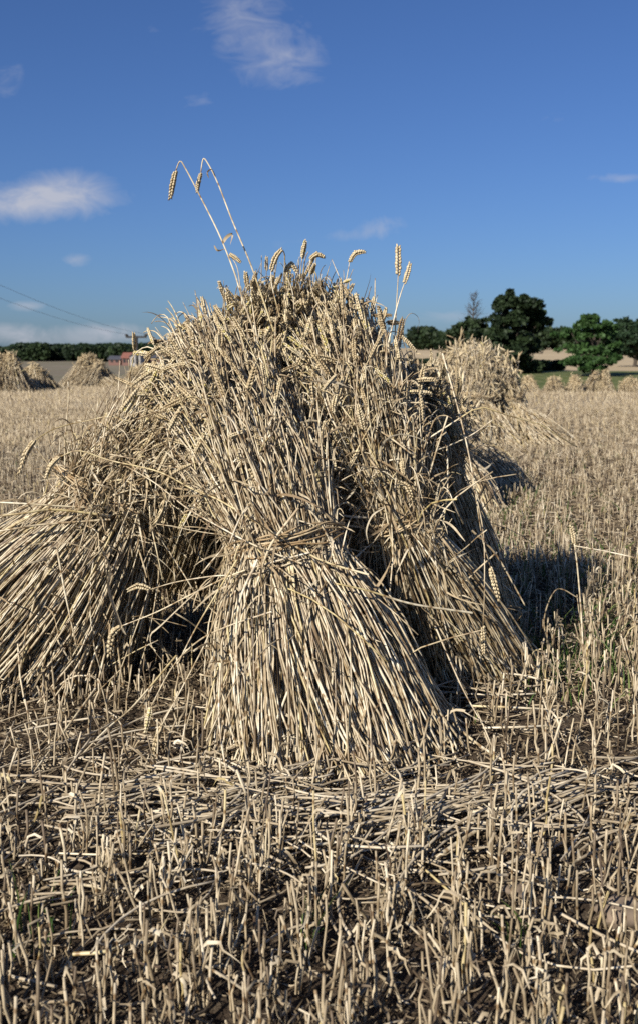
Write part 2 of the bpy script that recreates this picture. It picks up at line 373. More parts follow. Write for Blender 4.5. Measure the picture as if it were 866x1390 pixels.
mb = MB()
def blades(cx, cy, sx, sy, n, h0, h1):
    x = rng.normal(cx, sx, n); y = rng.normal(cy, sy, n); h = rng.uniform(h0, h1, n); ph = rng.uniform(0, 6.28, n)
    s = np.linspace(0, 1, 5)[None, :, None]
    o = np.stack([np.cos(ph), np.sin(ph), 0 * ph], -1)
    P = np.stack([x, y, terr(x, y)], -1)[:, None] + np.array([0, 0, 1.]) * (h[:, None, None] * s * (1 - .2 * s)) + o[:, None] * ((h * rng.uniform(.1, .8, n))[:, None, None] * s * s)
    ribbons(mb, P, .005 * np.array([1, 1, .9, .6, .1])[None] * rng.uniform(.6, 1.3, n)[:, None], rng.random(n), rng.uniform(0, 6, n)[:, None] * np.ones((1, 5)))
for (px, py, s, n) in [(560, 860, .12, 0), (760, 860, .3, 330), (700, 900, .15, 110), (800, 790, .4, 200), (830, 930, .2, 90), (660, 710, .4, 160), (690, 690, .6, 160), (418, 1285, .012, 7), (40, 1275, .05, 12), (540, 905, .05, 20), (700, 1290, .02, 6), (740, 770, .3, 100)]:
    p = gr(px, py); 
    if n: blades(p[0], p[1], s, s * 1.3, n, .05, .17)
xf, yf = field_points(4, 16, 2.2, rows=False)
for a_, b_ in zip(xf, yf): blades(a_, b_, .03, .03, 3, .05, .12)
o_ = mb.build('grass', M_grass, origin=(1, 4, 0)); tag(o_, 'thin green grass blades coming up through the stubble', 'grass', kind='stuff')

# ------------------------------------------------------------------ sheaves
def sheaf(label, P0, P1, P2, Rb, Rw, Rh, n, seed, group, n_leaf=500, n_stray=140, n_ear=1500, parts=(70, 90, 40), K=5, rs_=.0027, sb=.46,
          smin=.72, smean=.93, ssd=.12, earlen=.088, earw=.0165, L=10, band=True, hero=(), tint0=.52, jit=1.0, ear_simple=False, tw=.25, lod=1.0, droop=.35):
    global rng
    rng = np.random.default_rng(seed)
    P0, P1, P2 = (np.asarray(p, float) for p in (P0, P1, P2))
    root = empty('wheat_sheaf', (P0[0], P0[1], float(terr(P0[0], P0[1]))))
    tag(root, label, 'wheat sheaf', group)
    if band is True: pass
    # axis through the three points (band sits at s = sb)
    def axis(s):
        s = s[..., None]; l0 = (s - sb) * (s - 1) / (sb * 1.0) ; l1 = s * (s - 1) / (sb * (sb - 1)); l2 = s * (s - sb) / (1 - sb)
        q = P0 * l0 + P1 * l1 + P2 * l2
        lin = np.where(s < sb, P0 + (P1 - P0) * s / sb, P1 + (P2 - P1) * (s - sb) / (1 - sb))
        k = np.where(s < sb, .12, .45); return k * q + (1 - k) * lin
    def rad(s):
        lo = 1 - np.clip(s / sb, 0, 1); hi = np.clip((s - sb) / (1 - sb), 0, 1.4)
        wx = Rw[0] + (Rb[0] - Rw[0]) * lo ** 1.4 + (Rh[0] - Rw[0]) * hi ** 1.15
        wy = Rw[1] + (Rb[1] - Rw[1]) * lo ** 1.4 + (Rh[1] - Rw[1]) * hi ** 1.15
        return wx, wy
    th = rng.uniform(0, 2 * np.pi, n); r = rng.random(n) ** .36
    send = np.clip(rng.normal(smean, ssd, n), smin, 1.12) - .16 * r ** 3
    MS = 9
    s0 = rng.uniform(-.03, .03, n) * (1 + r)
    S = s0[:, None] + (send - s0)[:, None] * np.linspace(0, 1, MS)[None]
    wx, wy = rad(S)
    dth = rng.normal(0, .17 * jit, n)[:, None] * (sb - S) / sb + tw * (S - sb) * rng.normal(1, .5, n)[:, None]
    th_ = th[:, None] + dth
    rr = r[:, None] * (1 + rng.normal(0, .07 * jit, n)[:, None] * np.abs(S - sb) * 2.0)
    C = axis(S)
    P = C + np.stack([wx * rr * np.cos(th_), wy * rr * np.sin(th_), 0 * wx], -1)
    aw = np.clip(np.abs(S - sb) / .45, 0, 1)[..., None]
    P += np.cumsum(rng.normal(0, .0035 * jit, (n, MS, 3)), 1) * .7 * (.25 + .75 * aw)
    bow = rng.normal(0, .022, (n, 3)) * jit
    P += bow[:, None] * np.sin(np.clip(S / sb, 0, 1) * np.pi)[..., None] + rng.normal(0, .02, (n, 3))[:, None] * jit * np.sin(np.clip((S - sb) / (1 - sb), 0, 1) * np.pi)[..., None]
    P[..., 2] = np.maximum(P[..., 2], terr(P[..., 0], P[..., 1]) + .004 + .01 * rng.random((n, 1)))
    # neck: bend towards outward + down
    outd = nrm(np.stack([wx[:, -1] * np.cos(th_[:, -1]), wy[:, -1] * np.sin(th_[:, -1]), 0 * r], -1))
    outd = nrm(outd + rng.normal(0, 1.1, (n, 3)) * np.array([1, 1, .5]))
    P[:, 6:] += (rng.normal(0, .018, (n, 3)) * jit)[:, None] * np.array([.3, .8, 1.7])[None, :, None]
    d = nrm(P[:, -1] - P[:, -2]); bend = np.abs(rng.normal(0, droop, n)) * rng.choice([.3, 1, 1.9], n)
    bend = np.clip(bend, .0, 1.25)
    neck = []; p = P[:, -1]; step = rng.uniform(.008, .019, n)
    for k in range(5):
        d = nrm(d + (outd * .32 + np.array([0, 0, -1.1])) * bend[:, None] * .66); p = p + d * step[:, None]; neck.append(p)
    PS = np.concatenate([P, np.stack(neck, 1)], 1)
    es = []; el = earlen * rng.uniform(.6, 1.2, n) / 4; p = p.copy(); es.append(p)
    for k in range(4):
        d = nrm(d + np.array([0, 0, -1.]) * (.12 * bend[:, None]) + outd * .1 * bend[:, None] + rng.normal(0, .03, (n, 3))); p = p + d * el[:, None]; es.append(p)
    E = np.stack(es, 1)
    MM = PS.shape[1]
    radius = rs_ * rng.uniform(.7, 1.3, n)
    prof = np.concatenate([np.linspace(1.1, .72, MS), np.linspace(.66, .42, 5)])
    Rm = radius[:, None] * prof[None]
    tint = np.clip(rng.normal(tint0, .26, n), 0, .93); yel = rng.random(n) < .03; tint[yel] = rng.uniform(.93, 1, yel.sum())
    brk = rng.random(n) < .04
    # score: outer and facing the camera
    mid = P[:, 4]; vis = (r > .75) * ((mid - C[:, 4])[:, :2] @ nrm(np.array([-P1[0] * .6 - .3, -P1[1]])))
    order = np.argsort(-(vis + rng.normal(0, .02, n)))
    ns, ne, nl = parts
    for idx in order[:ns]:
        m = MB(); tubes(m, PS[idx:idx + 1], Rm[idx:idx + 1], K, tint[idx:idx + 1]); m.build('straw', M_straw, root)
    m = MB(); rest = order[ns:]; tubes(m, PS[rest], Rm[rest], K, tint[rest])
    # stray broken straws on the surface
    ks = n_stray
    if ks:
        i0 = rng.choice(order[:max(ks * 2, int(n * .55))], ks); sl = rng.integers(0, MS - 1, ks)
        b = P[i0, sl]; dd = nrm(P[i0, sl + 1] - P[i0, sl]) * rng.choice([-1, 1], ks)[:, None]
        dd = nrm(dd + rng.normal(0, .45, (ks, 3)) + nrm(b - C[i0, sl]) * rng.uniform(0, .5, ks)[:, None])
        LL = rng.uniform(.08, .36, ks); st = np.linspace(0, 1, 6)[None, :, None]
        kink = rng.normal(0, .35, (ks, 3)); Q = b[:, None] + dd[:, None] * LL[:, None, None] * st + kink[:, None] * LL[:, None, None] * np.maximum(st - .5, 0) + np.array([0, 0, -1.]) * LL[:, None, None] * st ** 2 * .25
        Q[..., 2] = np.maximum(Q[..., 2], .008)
        tubes(m, Q, rs_ * rng.uniform(.5, 1.05, ks), K, np.clip(rng.normal(tint0 + .06, .2, ks), 0, 1))
    tag(m.build('straws', M_straw, root), kind='stuff')
    # ears: those of the outer straws
    ordE = np.argsort(-(r + .35 * (send - smean) / ssd * .3 + .5 * (vis > 0) + rng.normal(0, .05, n)))[:n_ear]
    eT = np.clip(rng.normal(.55, .2, n), 0, .93); yy = rng.random(n) < .012; eT[yy] = rng.uniform(.93, 1, yy.sum())
    wE = earw * rng.uniform(.65, 1.18, n)
    camv = np.array([0, 0, CAMH]) - E[:, 2]; 
    visE = ((E[:, 2] - axis(send))[:, :2] * nrm(camv[:, :2])).sum(1) + rng.normal(0, .02, n)
    ordE = ordE[np.argsort(-visE[ordE])]
    for idx in ordE[:ne]:
        m = MB(); ears(m, E[idx:idx + 1], wE[idx:idx + 1], eT[idx:idx + 1], L); m.build('ear', M_ear, root)
    rest = ordE[ne:]
    if len(rest):
        m = MB()
        if ear_simple:
            q = E[rest]; tubes(m, q, wE[rest][:, None] * np.array([.25, .5, .5, .42, .1])[None], 4, eT[rest])
        else: ears(m, E[rest], wE[rest], eT[rest], L)
        tag(m.build('ears', M_ear, root), kind='stuff')
    # dead leaves
    i0 = rng.choice(order[:int(n * .6)], n_leaf); sl = np.where(rng.random(n_leaf) < .45, rng.integers(5, MS - 1, n_leaf), rng.integers(0, MS - 1, n_leaf)); ff = rng.random(n_leaf)[:, None]
    b = P[i0, sl] * (1 - ff) + P[i0, sl + 1] * ff; on = nrm((b - axis(S[i0, sl])) * np.array([1, 1, .2]))
    ax = nrm(P[i0, sl + 1] - P[i0, sl]) * np.where(rng.random(n_leaf) < .62, 1, -1)[:, None]
    LL = rng.uniform(.03, .22, n_leaf); ML = 8; st = np.linspace(0, 1, ML)
    dcur = nrm(ax * .9 + on * rng.uniform(.1, .9, n_leaf)[:, None] + rng.normal(0, .25, (n_leaf, 3)))
    curl = rng.normal(0, .45, (n_leaf, 3)); pp = b.copy(); Q = [pp]
    grav = rng.uniform(.15, .6, n_leaf)[:, None]
    for k in range(ML - 1):
        dcur = nrm(dcur + np.array([0, 0, -1.]) * grav + curl * .5); curl = curl + rng.normal(0, .12, curl.shape)
        pp = pp + dcur * (LL / (ML - 1))[:, None]; Q.append(pp)
    Q = np.stack(Q, 1); Q[..., 2] = np.maximum(Q[..., 2], .006)
    W = rng.uniform(.003, .010, n_leaf)[:, None] * lod * np.array([.7, .95, 1, 1, .9, .75, .5, .12])[None]
    tws = rng.uniform(0, 6.28, n_leaf)[:, None] + rng.normal(0, 1.6, n_leaf)[:, None] * st[None]
    tl = np.clip(rng.normal(.55, .25, n_leaf), 0, 1)
    for idx in range(min(nl, n_leaf)):
        m = MB(); ribbons(m, Q[idx:idx + 1], W[idx:idx + 1] * 1.2, tl[idx:idx + 1], tws[idx:idx + 1]); m.build('leaf', M_leaf, root)
    m = MB(); ribbons(m, Q[nl:], W[nl:], tl[nl:], tws[nl:]); tag(m.build('leaves', M_leaf, root), kind='stuff')
    if band:
        nb = 6; wxb, wyb = rad(np.array([sb])); c = axis(np.array([sb]))[0]; ang = np.linspace(0, 2 * np.pi, 60)
        Q = []
        axd = nrm(P2 - P0)
        for k in range(nb):
            rr_ = 1.03 + .05 * rng.random() + .012 * np.sin(ang * 5 + k); off = rng.normal(0, .016) + .008 * np.sin(ang * rng.integers(3, 7) + k)
            e1 = nrm(np.cross(axd, [0, 1, 0])); e2 = np.cross(axd, e1)
            q = c + (wxb * rr_ * np.cos(ang))[:, None] * np.array([1, 0, -axd[0] * .8]) + (wyb * rr_ * np.sin(ang))[:, None] * np.array([0, 1, -axd[1] * .8]) + off[:, None] * axd
            Q.append(q)
        m = MB(); tubes(m, np.array(Q), .0028, 5, rng.random(nb), cap=False); m.build('band', M_twine, root)
    # hero stalks drawn out of the bundle: stalk > ear
    for hd in hero:
        pts, d = hd['p'], hd.get('d', 3.2); ds = d if isinstance(d, (list, tuple)) else [d] * len(pts)
        w = [at(p[0], p[1], q) for p, q in zip(pts, ds)]
        kind = hd.get('k', 'stalk'); t = hd.get('t', .8)
        if kind == 'leaf':
            w = smooth_poly(w, 14)[None]; m = MB()
            ribbons(m, w, hd.get('w', .011) * np.array([.6, .8, .9, 1, 1, 1, 1, .95, .9, .8, .7, .5, .3, .08])[None], t, hd.get('tw', 0) + rng.uniform(-1.2, 1.2) * np.linspace(0, 1, 14)[None])
            m.build('leaf', M_leaf, root); continue
        if hd.get('sm', True): w = smooth_poly(w, max(12, 5 * len(w)))
        w = np.asarray(w)[None]; m = MB()
        tubes(m, w, np.linspace(hd.get('r', .0032), hd.get('r2', hd.get('r', .0032) * .6), w.shape[1])[None], 6, t)
        st = m.build('stalk', M_straw, root)
        if 'ear' in hd:
            de = ds[-1]; e = [at(p[0], p[1], de) for p in [pts[-1]] + list(hd['ear'])]
            e = smooth_poly(e, 5)[None]; m = MB(); ears(m, e, hd.get('ew', .019), np.array([hd.get('et', .6)]), 10); m.build('ear', M_ear, st)
        if 'side' in hd:
            for q in hd['side']:
                e = smooth_poly([at(p[0], p[1], ds[-1]) for p in q], 12)[None]; m = MB()
                ribbons(m, e, .010 * np.array([.6, .9, 1, 1, 1, 1, .9, .85, .7, .6, .4, .1])[None], .5, rng.uniform(0, 3) + np.linspace(0, 1.5, 12)[None]); m.build('leaf', M_leaf, st)
    return root

NEAR = 'sheaves leaning together in the nearest stook'
S = dict
A_hero = [
    S(p=[(352, 470), (328, 400), (318, 368), (298, 318), (270, 262), (252, 228), (245, 219), (239, 232)], d=3.2, ear=[(235, 250), (231, 273)], t=.75, side=[[(303, 330), (308, 322), (316, 318), (313, 332)], [(306, 338), (296, 340), (291, 333)]]),
    S(p=[(372, 450), (350, 385), (338, 352), (316, 300), (296, 248), (281, 219), (276, 217), (273, 235)], d=3.25, ear=[(270, 248), (268, 263)], ew=.016, t=.8, side=[[(293, 240), (288, 230), (282, 234), (284, 242)]]),
    S(p=[(330, 420), (326, 385), (322, 362), (312, 345)], d=3.2, ear=[(320, 350), (328, 357)], r=.002),
    S(p=[(380, 430), (370, 390), (368, 368)], d=3.25, ear=[(374, 350), (384, 337)], r=.0025),
    S(p=[(440, 430), (425, 400), (420, 372), (421, 352)], d=3.3, ear=[(430, 345), (442, 350)], r=.0022),
    S(p=[(400, 440), (398, 400), (388, 370)], d=3.3, ear=[(395, 358), (405, 372)], r=.0022),
    S(p=[(500, 780), (435, 760), (370, 722), (300, 680), (262, 664), (215, 640), (150, 625), (108, 612), (82, 620)], d=[2.78, 2.8, 2.83, 2.88, 2.92, 2.95, 3.0, 3.0, 3.0], ear=[(70, 632), (62, 652)], t=.92, r=.0034, r2=.0022),
    S(p=[(410, 765), (350, 742), (300, 716), (255, 690), (210, 655), (170, 632)], d=[2.78, 2.8, 2.84, 2.9, 2.95, 3.0], t=.72, r=.003, sm=True),
    S(p=[(414, 758), (350, 778), (290, 782), (240, 790), (205, 800)], d=[2.8, 2.8, 2.85, 2.9, 2.9], ear=[(188, 795), (172, 803)], r=.0025, t=.6),
    S(p=[(420, 750), (330, 775), (270, 802), (215, 830), (165, 850)], d=[2.8, 2.8, 2.85, 2.9, 2.9], ear=[(152, 862), (148, 895)], r=.003, t=.85),
    S(p=[(370, 830), (310, 850), (270, 870), (235, 905), (205, 960)], d=[2.7, 2.7, 2.75, 2.8, 2.8], ear=[(202, 975), (197, 998)], r=.0028, t=.7, et=.8),
    S(p=[(315, 780), (285, 860), (255, 920), (220, 985)], d=[2.7, 2.72, 2.72, 2.7], ear=[(214, 1000), (207, 1035)], r=.0028, t=.7, et=.5),
    S(p=[(345, 660), (347, 620), (350, 606)], d=2.95, ear=[(365, 602), (389, 604)], r=.002, et=.97, ew=.017),
    S(p=[(405, 690), (368, 740), (350, 790), (345, 800)], d=2.78, r=.0045, r2=.0035, t=.6),
    S(p=[(470, 975), (518, 1040), (545, 1062)], d=[2.65, 2.45, 2.4], r=.003, t=.6),
    S(p=[(640, 832), (560, 820), (500, 802), (455, 792)], d=[2.9, 2.82, 2.78, 2.76], r=.004, t=.96),
    S(k='leaf', p=[(285, 790), (260, 810), (218, 850), (205, 862), (208, 880), (228, 905)], d=2.85, t=.8, w=.012),
    S(k='leaf', p=[(245, 690), (250, 720), (262, 745), (258, 752), (240, 735)], d=2.95, t=.7, w=.013),
    S(k='leaf', p=[(238, 560), (228, 600), (232, 650), (252, 690)], d=3.0, t=.5, w=.010),
    S(k='leaf', p=[(520, 690), (505, 700), (497, 720), (500, 738)], d=2.9, t=.9, w=.018),
    S(p=[(300, 900), (298, 980), (310, 1062)], d=[2.62, 2.55, 2.5], r=.004, t=.75),
    S(p=[(350, 760), (325, 820), (322, 900), (330, 1000), (345, 1075)], d=[2.75, 2.68, 2.6, 2.52, 2.5], r=.004, t=.85),
    S(p=[(322, 760), (268, 850), (240, 905)], d=[2.75, 2.75, 2.75], r=.0028, t=.8),
]
B_hero = [
    S(p=[(535, 640), (533, 560), (536, 450), (540, 374)], d=[3.3, 3.35, 3.4, 3.4], ear=[(540, 352), (540, 331)], r=.003, ew=.022, t=.7),
    S(p=[(470, 470), (468, 400), (474, 356)], d=3.35, ear=[(482, 343), (497, 342)], r=.0024, ew=.019),
    S(p=[(455, 470), (437, 420), (443, 375), (450, 352), (462, 380), (500, 450)], d=3.4, r=.0024, sm=False, t=.7),
    S(k='leaf', p=[(548, 470), (548, 440), (557, 425), (568, 432), (566, 452)], d=3.4, t=.6, w=.012),
    S(k='leaf', p=[(500, 470), (505, 500), (500, 530), (490, 560)], d=3.2, t=.75, w=.018),
    S(p=[(555, 612), (592, 588), (640, 557), (656, 553), (700, 567), (732, 576), (783, 607)], d=[3.2, 3.2, 3.2, 3.2, 3.25, 3.3, 3.3], r=.003, r2=.002, sm=False, t=.93),
    S(p=[(732, 576), (750, 557)], d=3.3, r=.002, t=.5),
    S(p=[(600, 480), (625, 570), (640, 640), (653, 725), (665, 770)], d=[3.4, 3.3, 3.2, 3.2, 3.2], ear=[(670, 790), (678, 818)], r=.003, t=.6),
    S(p=[(640, 650), (655, 720), (657, 790), (655, 850)], d=[3.2, 3.15, 3.1, 3.1], ear=[(656, 870), (656, 890)], r=.0025, t=.5),
    S(p=[(606, 605), (607, 660), (600, 720)], d=[3.3, 3.25, 3.2], r=.0035, t=.9),
    S(p=[(582, 614), (606, 606), (640, 590), (668, 570)], d=[3.25, 3.3, 3.3, 3.3], r=.003, t=.85),
    S(p=[(590, 850), (625, 930), (655, 985)], d=[3.0, 2.9, 2.85], r=.003, t=.6),
    S(p=[(640, 720), (672, 752), (700, 800), (712, 822)], d=[3.3, 3.3, 3.3, 3.3], r=.004, t=.35),
    S(p=[(560, 640), (570, 600), (575, 570), (590, 560), (600, 580), (598, 640)], d=3.4, r=.0022, sm=False, t=.5),
    S(p=[(500, 650), (520, 640), (540, 655)], d=3.1, ear=[(552, 660), (560, 680)], r=.002),
    S(p=[(470, 640), (490, 600), (512, 560)], d=3.1, r=.003, t=.8),
]
C_hero = [
    S(p=[(160, 690), (100, 688), (40, 684), (-20, 681)], d=[3.3, 3.25, 3.2, 3.2], r=.0036, r2=.003, t=.9),
    S(p=[(150, 700), (75, 692), (30, 697), (-20, 702)], d=[3.25, 3.2, 3.15, 3.15], r=.0045, r2=.0035, t=.93),
    S(p=[(150, 705), (60, 712), (20, 718), (-20, 724)], d=[3.25, 3.2, 3.15, 3.15], r=.004, r2=.003, t=.7),
    S(p=[(200, 600), (160, 567), (120, 571), (75, 582), (48, 598)], d=[3.3, 3.3, 3.3, 3.25, 3.2], ear=[(36, 615), (25, 648)], r=.0026, t=.88),
    S(p=[(128, 680), (140, 600), (150, 560), (186, 510)], d=[3.25, 3.25, 3.25, 3.3], r=.0034, t=.8),
    S(k='leaf', p=[(135, 740), (150, 770), (148, 800), (165, 850), (172, 862)], d=3.0, t=.75, w=.014),
    S(k='leaf', p=[(40, 740), (80, 735), (120, 745), (150, 760)], d=3.05, t=.6, w=.012),
    S(p=[(78, 745), (90, 810), (105, 880)], d=3.0, r=.0035, t=.8),
    S(p=[(240, 890), (180, 960), (140, 995), (60, 1080)], d=[3.0, 2.85, 2.75, 2.6], r=.0034, t=.85),
    S(p=[(130, 935), (75, 1010), (0, 1110)], d=[2.95, 2.7, 2.4], r=.0036, t=.9),
    S(p=[(210, 700), (215, 640), (238, 600)], d=3.15, ear=[(222, 690), (212, 708)], r=.002),
    S(p=[(250, 500), (232, 485), (228, 470), (243, 460)], d=3.3, r=.0024, t=.3),
    S(k='leaf', p=[(250, 480), (262, 445), (272, 428), (268, 404), (276, 420)], d=3.3, t=.5, w=.012),
    S(p=[(300, 520), (282, 470), (272, 430), (268, 405)], d=3.3, r=.0034, t=.8),
    S(p=[(290, 480), (262, 455), (242, 440), (228, 418)], d=3.35, r=.0018, t=.2),
]
sA = sheaf('large sunlit front sheaf, fanning out from its band to a broad butt of straw ends', gr(455, 1000), at(388, 735, 2.97), at(294, 490, 3.26),
      (.355, .36), (.168, .15), (.130, .12), 5600, 11, NEAR, n_leaf=1700, n_stray=260, n_ear=520, parts=(95, 95, 40), hero=A_hero, smin=.64, smean=.9, ssd=.14, jit=1.45, rs_=.0030, droop=.85, tw=.1, sb=.42)
sB = sheaf('sheaf right of the front one, its straw running down to the right into shade', gr(604, 908), at(530, 700, 3.25), at(454, 462, 3.42),
      (.34, .33), (.120, .12), (.125, .12), 4600, 12, NEAR, n_leaf=1500, n_stray=240, n_ear=460, parts=(90, 90, 35), hero=B_hero, smin=.6, smean=.9, ssd=.14, jit=1.45, rs_=.0030, droop=.85, tw=.1, sb=.44)
sC = sheaf('left sheaf splayed low towards the left edge, dark hollow beside it', gr(-25, 915), at(158, 664, 3.45), at(274, 560, 3.45),
      (.53, .36), (.20, .16), (.075, .10), 5800, 13, NEAR, n_leaf=3200, n_stray=330, n_ear=90, parts=(80, 50, 50), hero=C_hero, smean=.86, ssd=.08, sb=.5, jit=1.8, rs_=.003, tw=.08, droop=.6)
sD = sheaf('upright shaded sheaf at the right rear of the nearest stook', gr(622, 850), at(572, 640, 4.0), at(540, 530, 3.85),
      (.27, .26), (.16, .15), (.12, .12), 3200, 14, NEAR, n_leaf=1300, n_ear=280, parts=(60, 60, 25), smean=.93, jit=1.3, droop=.8)
sE = sheaf('tallest sheaf behind, only its tangled crown of ears showing against the sky', gr(420, 790), at(400, 620, 4.0), at(402, 420, 3.50),
      (.36, .30), (.15, .14), (.170, .13), 3600, 15, NEAR, n_leaf=2200, n_stray=380, n_ear=750, parts=(20, 95, 25), smean=.90, ssd=.11, droop=1.0)
sF = sheaf('sheaf at the left rear, its ears filling the left of the crown', gr(262, 800), at(292, 640, 3.95), at(335, 446, 3.5),
      (.36, .28), (.22, .18), (.12, .12), 3200, 16, NEAR, n_leaf=1200, n_ear=380, parts=(30, 60, 20), smean=.90, droop=1.0)
rng = np.random.default_rng(99)

# loose stalks on / in the ground
def loose(pts, label, r=.0036, t=.8, ear=None, leafy=False, cat='loose straw', zs=None, name='loose_straw'):
    w = []
    for i_, p in enumerate(pts):
        if len(p) == 3: w.append(at(*p))
        else: w.append(gr(p[0], p[1], .045 + .01 * math.sin(i_ * 2.1)))
    w = np.array(w); org = w[0].copy()
    w = smooth_poly(w, 5 * len(w))
    m = MB(); tubes(m, w[None], np.linspace(r, r * .75, len(w))[None], 7, t)
    if ear is None:
        o = m.build(name, M_straw, origin=org)
    else:
        o = empty(name, org); m.build('stem', M_straw, o)
        de = w[-1][1]; e = smooth_poly([w[-1]] + [at(p[0], p[1], de) for p in ear], 5)[None]
        m2 = MB(); ears(m2, e, .021, np.array([.6]), 10); m2.build('ear', M_ear, o)
    tag(o, label, cat, 'long straws lying across the stubble'); return o
loose([(198, 1102), (300, 1096), (415, 1088)], 'pale straight straw lying level below the front sheaf, just left of centre')
loose([(235, 1112), (330, 1108), (440, 1108)], 'thin straw lying level just below the palest one under the front sheaf', .003, .6)
loose([(470, 1125), (560, 1112), (640, 1088), (690, 1070)], 'straw rising to the right from below the front sheaf', .004, .7)
loose([(590, 1165), (650, 1125), (705, 1095), (720, 1082)], 'thick pale straw slanting up to the right, bottom right of the front sheaf', .0055, .9)
loose([(640, 1102), (720, 1092), (805, 1078), (880, 1058)], 'long pale straw reaching the right edge low in the field', .0042, .85)
loose([(320, 1165), (400, 1150), (480, 1140), (570, 1118)], 'long straw crossing the middle of the foreground stubble', .0038, .65)
loose([(632, 958), (690, 960), (762, 964)], 'short level straw in the shade right of the stook foot', .004, .8)
loose([(655, 988), (700, 987), (745, 985)], 'stubby level straw just below the one in the shade', .004, .65)
loose([(518, 1135), (570, 1175), (640, 1238)], 'yellowish straw running down to the right in the bottom foreground', .0032, .96)
loose([(20, 1225), (80, 1200), (150, 1210), (170, 1245)], 'bent straw low in the bottom left corner', .0036, .7)
loose([(75, 1158), (150, 1160), (245, 1157)], 'thin level straw left of centre in the foreground', .0025, .85)
loose([(100, 1295), (150, 1290), (220, 1265)], 'straw slanting up to the right at the bottom left edge', .004, .8)
loose([(560, 945), (605, 975), (648, 1010), (692, 1038)], 'thick straw sliding off the right sheaf foot into the stubble', .0048, .75)
loose([(792, 905, 3.55), (788, 830, 3.6), (783, 770, 3.62), (779, 738, 3.62)], 'tall standing stalk with its ear upright, far right of the stook', .0034, .55, ear=[(778, 728), (774, 712)], cat='wheat stalk', name='wheat_stalk')
loose([(780, 741, 3.62), (820, 748, 3.6), (862, 757, 3.55)], 'thin stalk leaning level out to the right edge from the tall standing one', .0024, .85)
loose([(745, 880, 3.7), (738, 840, 3.7), (755, 800, 3.7), (785, 812, 3.7)], 'curled brown stalk bending over beside the tall standing one', .003, .3)

# soil clods
def clod(px, py, s, label):
    p = gr(px, py); n = 10; m = MB(); th = np.linspace(0, np.pi, n); ph = np.linspace(0, 2 * np.pi, 2 * n, endpoint=False)
    TH, PHI = np.meshgrid(th, ph, indexing='ij'); X = np.sin(TH) * np.cos(PHI); Y = np.sin(TH) * np.sin(PHI); Z = np.cos(TH)
    q = 1 + .5 * (vnoise(X * 2 + 9 + px, Y * 2 + Z * 3 + py, 4) - .5) + .3 * (vnoise(X * 5 + px, Y * 5 + Z * 5, 6) - .5)
    V = np.stack([X * q * s * 1.3 + p[0], Y * q * s + p[1], Z * q * s * .7 + s * .3 + float(terr(p[0], p[1]))], -1)
    i = np.arange(n - 1)[:, None] * 2 * n; j = np.arange(2 * n)[None]; j2 = (j + 1) % (2 * n)
    m.add(V, [np.stack([i + j, i + 2 * n + j, i + 2 * n + j2, i + j2], -1).reshape(-1, 4)], 0)
    tag(m.build('soil_clod', M_clod, origin=(p[0], p[1], 0)), label, 'clod', 'dry soil clods')
clod(846, 1248, .045, 'largest dry brown soil clod, at the lower right edge')
clod(700, 1222, .022, 'small soil clod among the stubble, low right of centre')
clod(730, 1170, .018, 'small crumb of soil beside tall stubble on the right')

# ------------------------------------------------------------------ stooks further off
MID = 'sheaves of the second stook, behind on the right'
def mid(label, base, head, sd, Rb=(.5, .45), n=1700, zt=None, grp=MID, **kw):
    b = np.array([base[0], base[1], float(terr(*base))]); h = np.array(head, float); h[2] += b[2]
    w = b * .52 + h * .48; 
    a = dict(n_leaf=900, n_stray=100, n_ear=600, parts=(30, 40, 12), K=4, rs_=.0046, ear_simple=True, lod=2.0, earw=.024, earlen=.11, smean=.9, ssd=.14, jit=2.2, droop=.9, hero=()); a.update(kw)
    return sheaf(label, b, w, h, Rb, (.24, .22), (.22, .2), n, sd, grp, **a)
mid('front sheaf of the second stook, sunlit crown of drooping ears', (2.0, 13.0), (2.12, 13.8, 1.17), 21, (.62, .55))
mid('right sheaf of the second stook, straw flaring right over the stubble', (2.8, 13.6), (2.36, 14.0, 1.10), 22, (.66, .6))
mid('left sheaf of the second stook, half hidden by the nearest stook', (1.25, 13.4), (1.92, 13.9, 1.10), 23, (.6, .5))
mid('rear sheaf of the second stook, a few ears above the others', (2.2, 15.0), (2.12, 14.3, 1.22), 24, n=800)
mid('slumped sheaf lying low between the nearest stook and the second one', (1.5, 9.0), (.95, 9.4, .80), 25, (.45, .4), n=1500, rs_=.0045, jit=1.8, n_leaf=700)
mid('low heap of a sheaf close behind the right side of the nearest stook', (.98, 7.3), (.78, 7.8, .9), 26, (.40, .4), n=1500, rs_=.0042, jit=1.8, n_leaf=700)

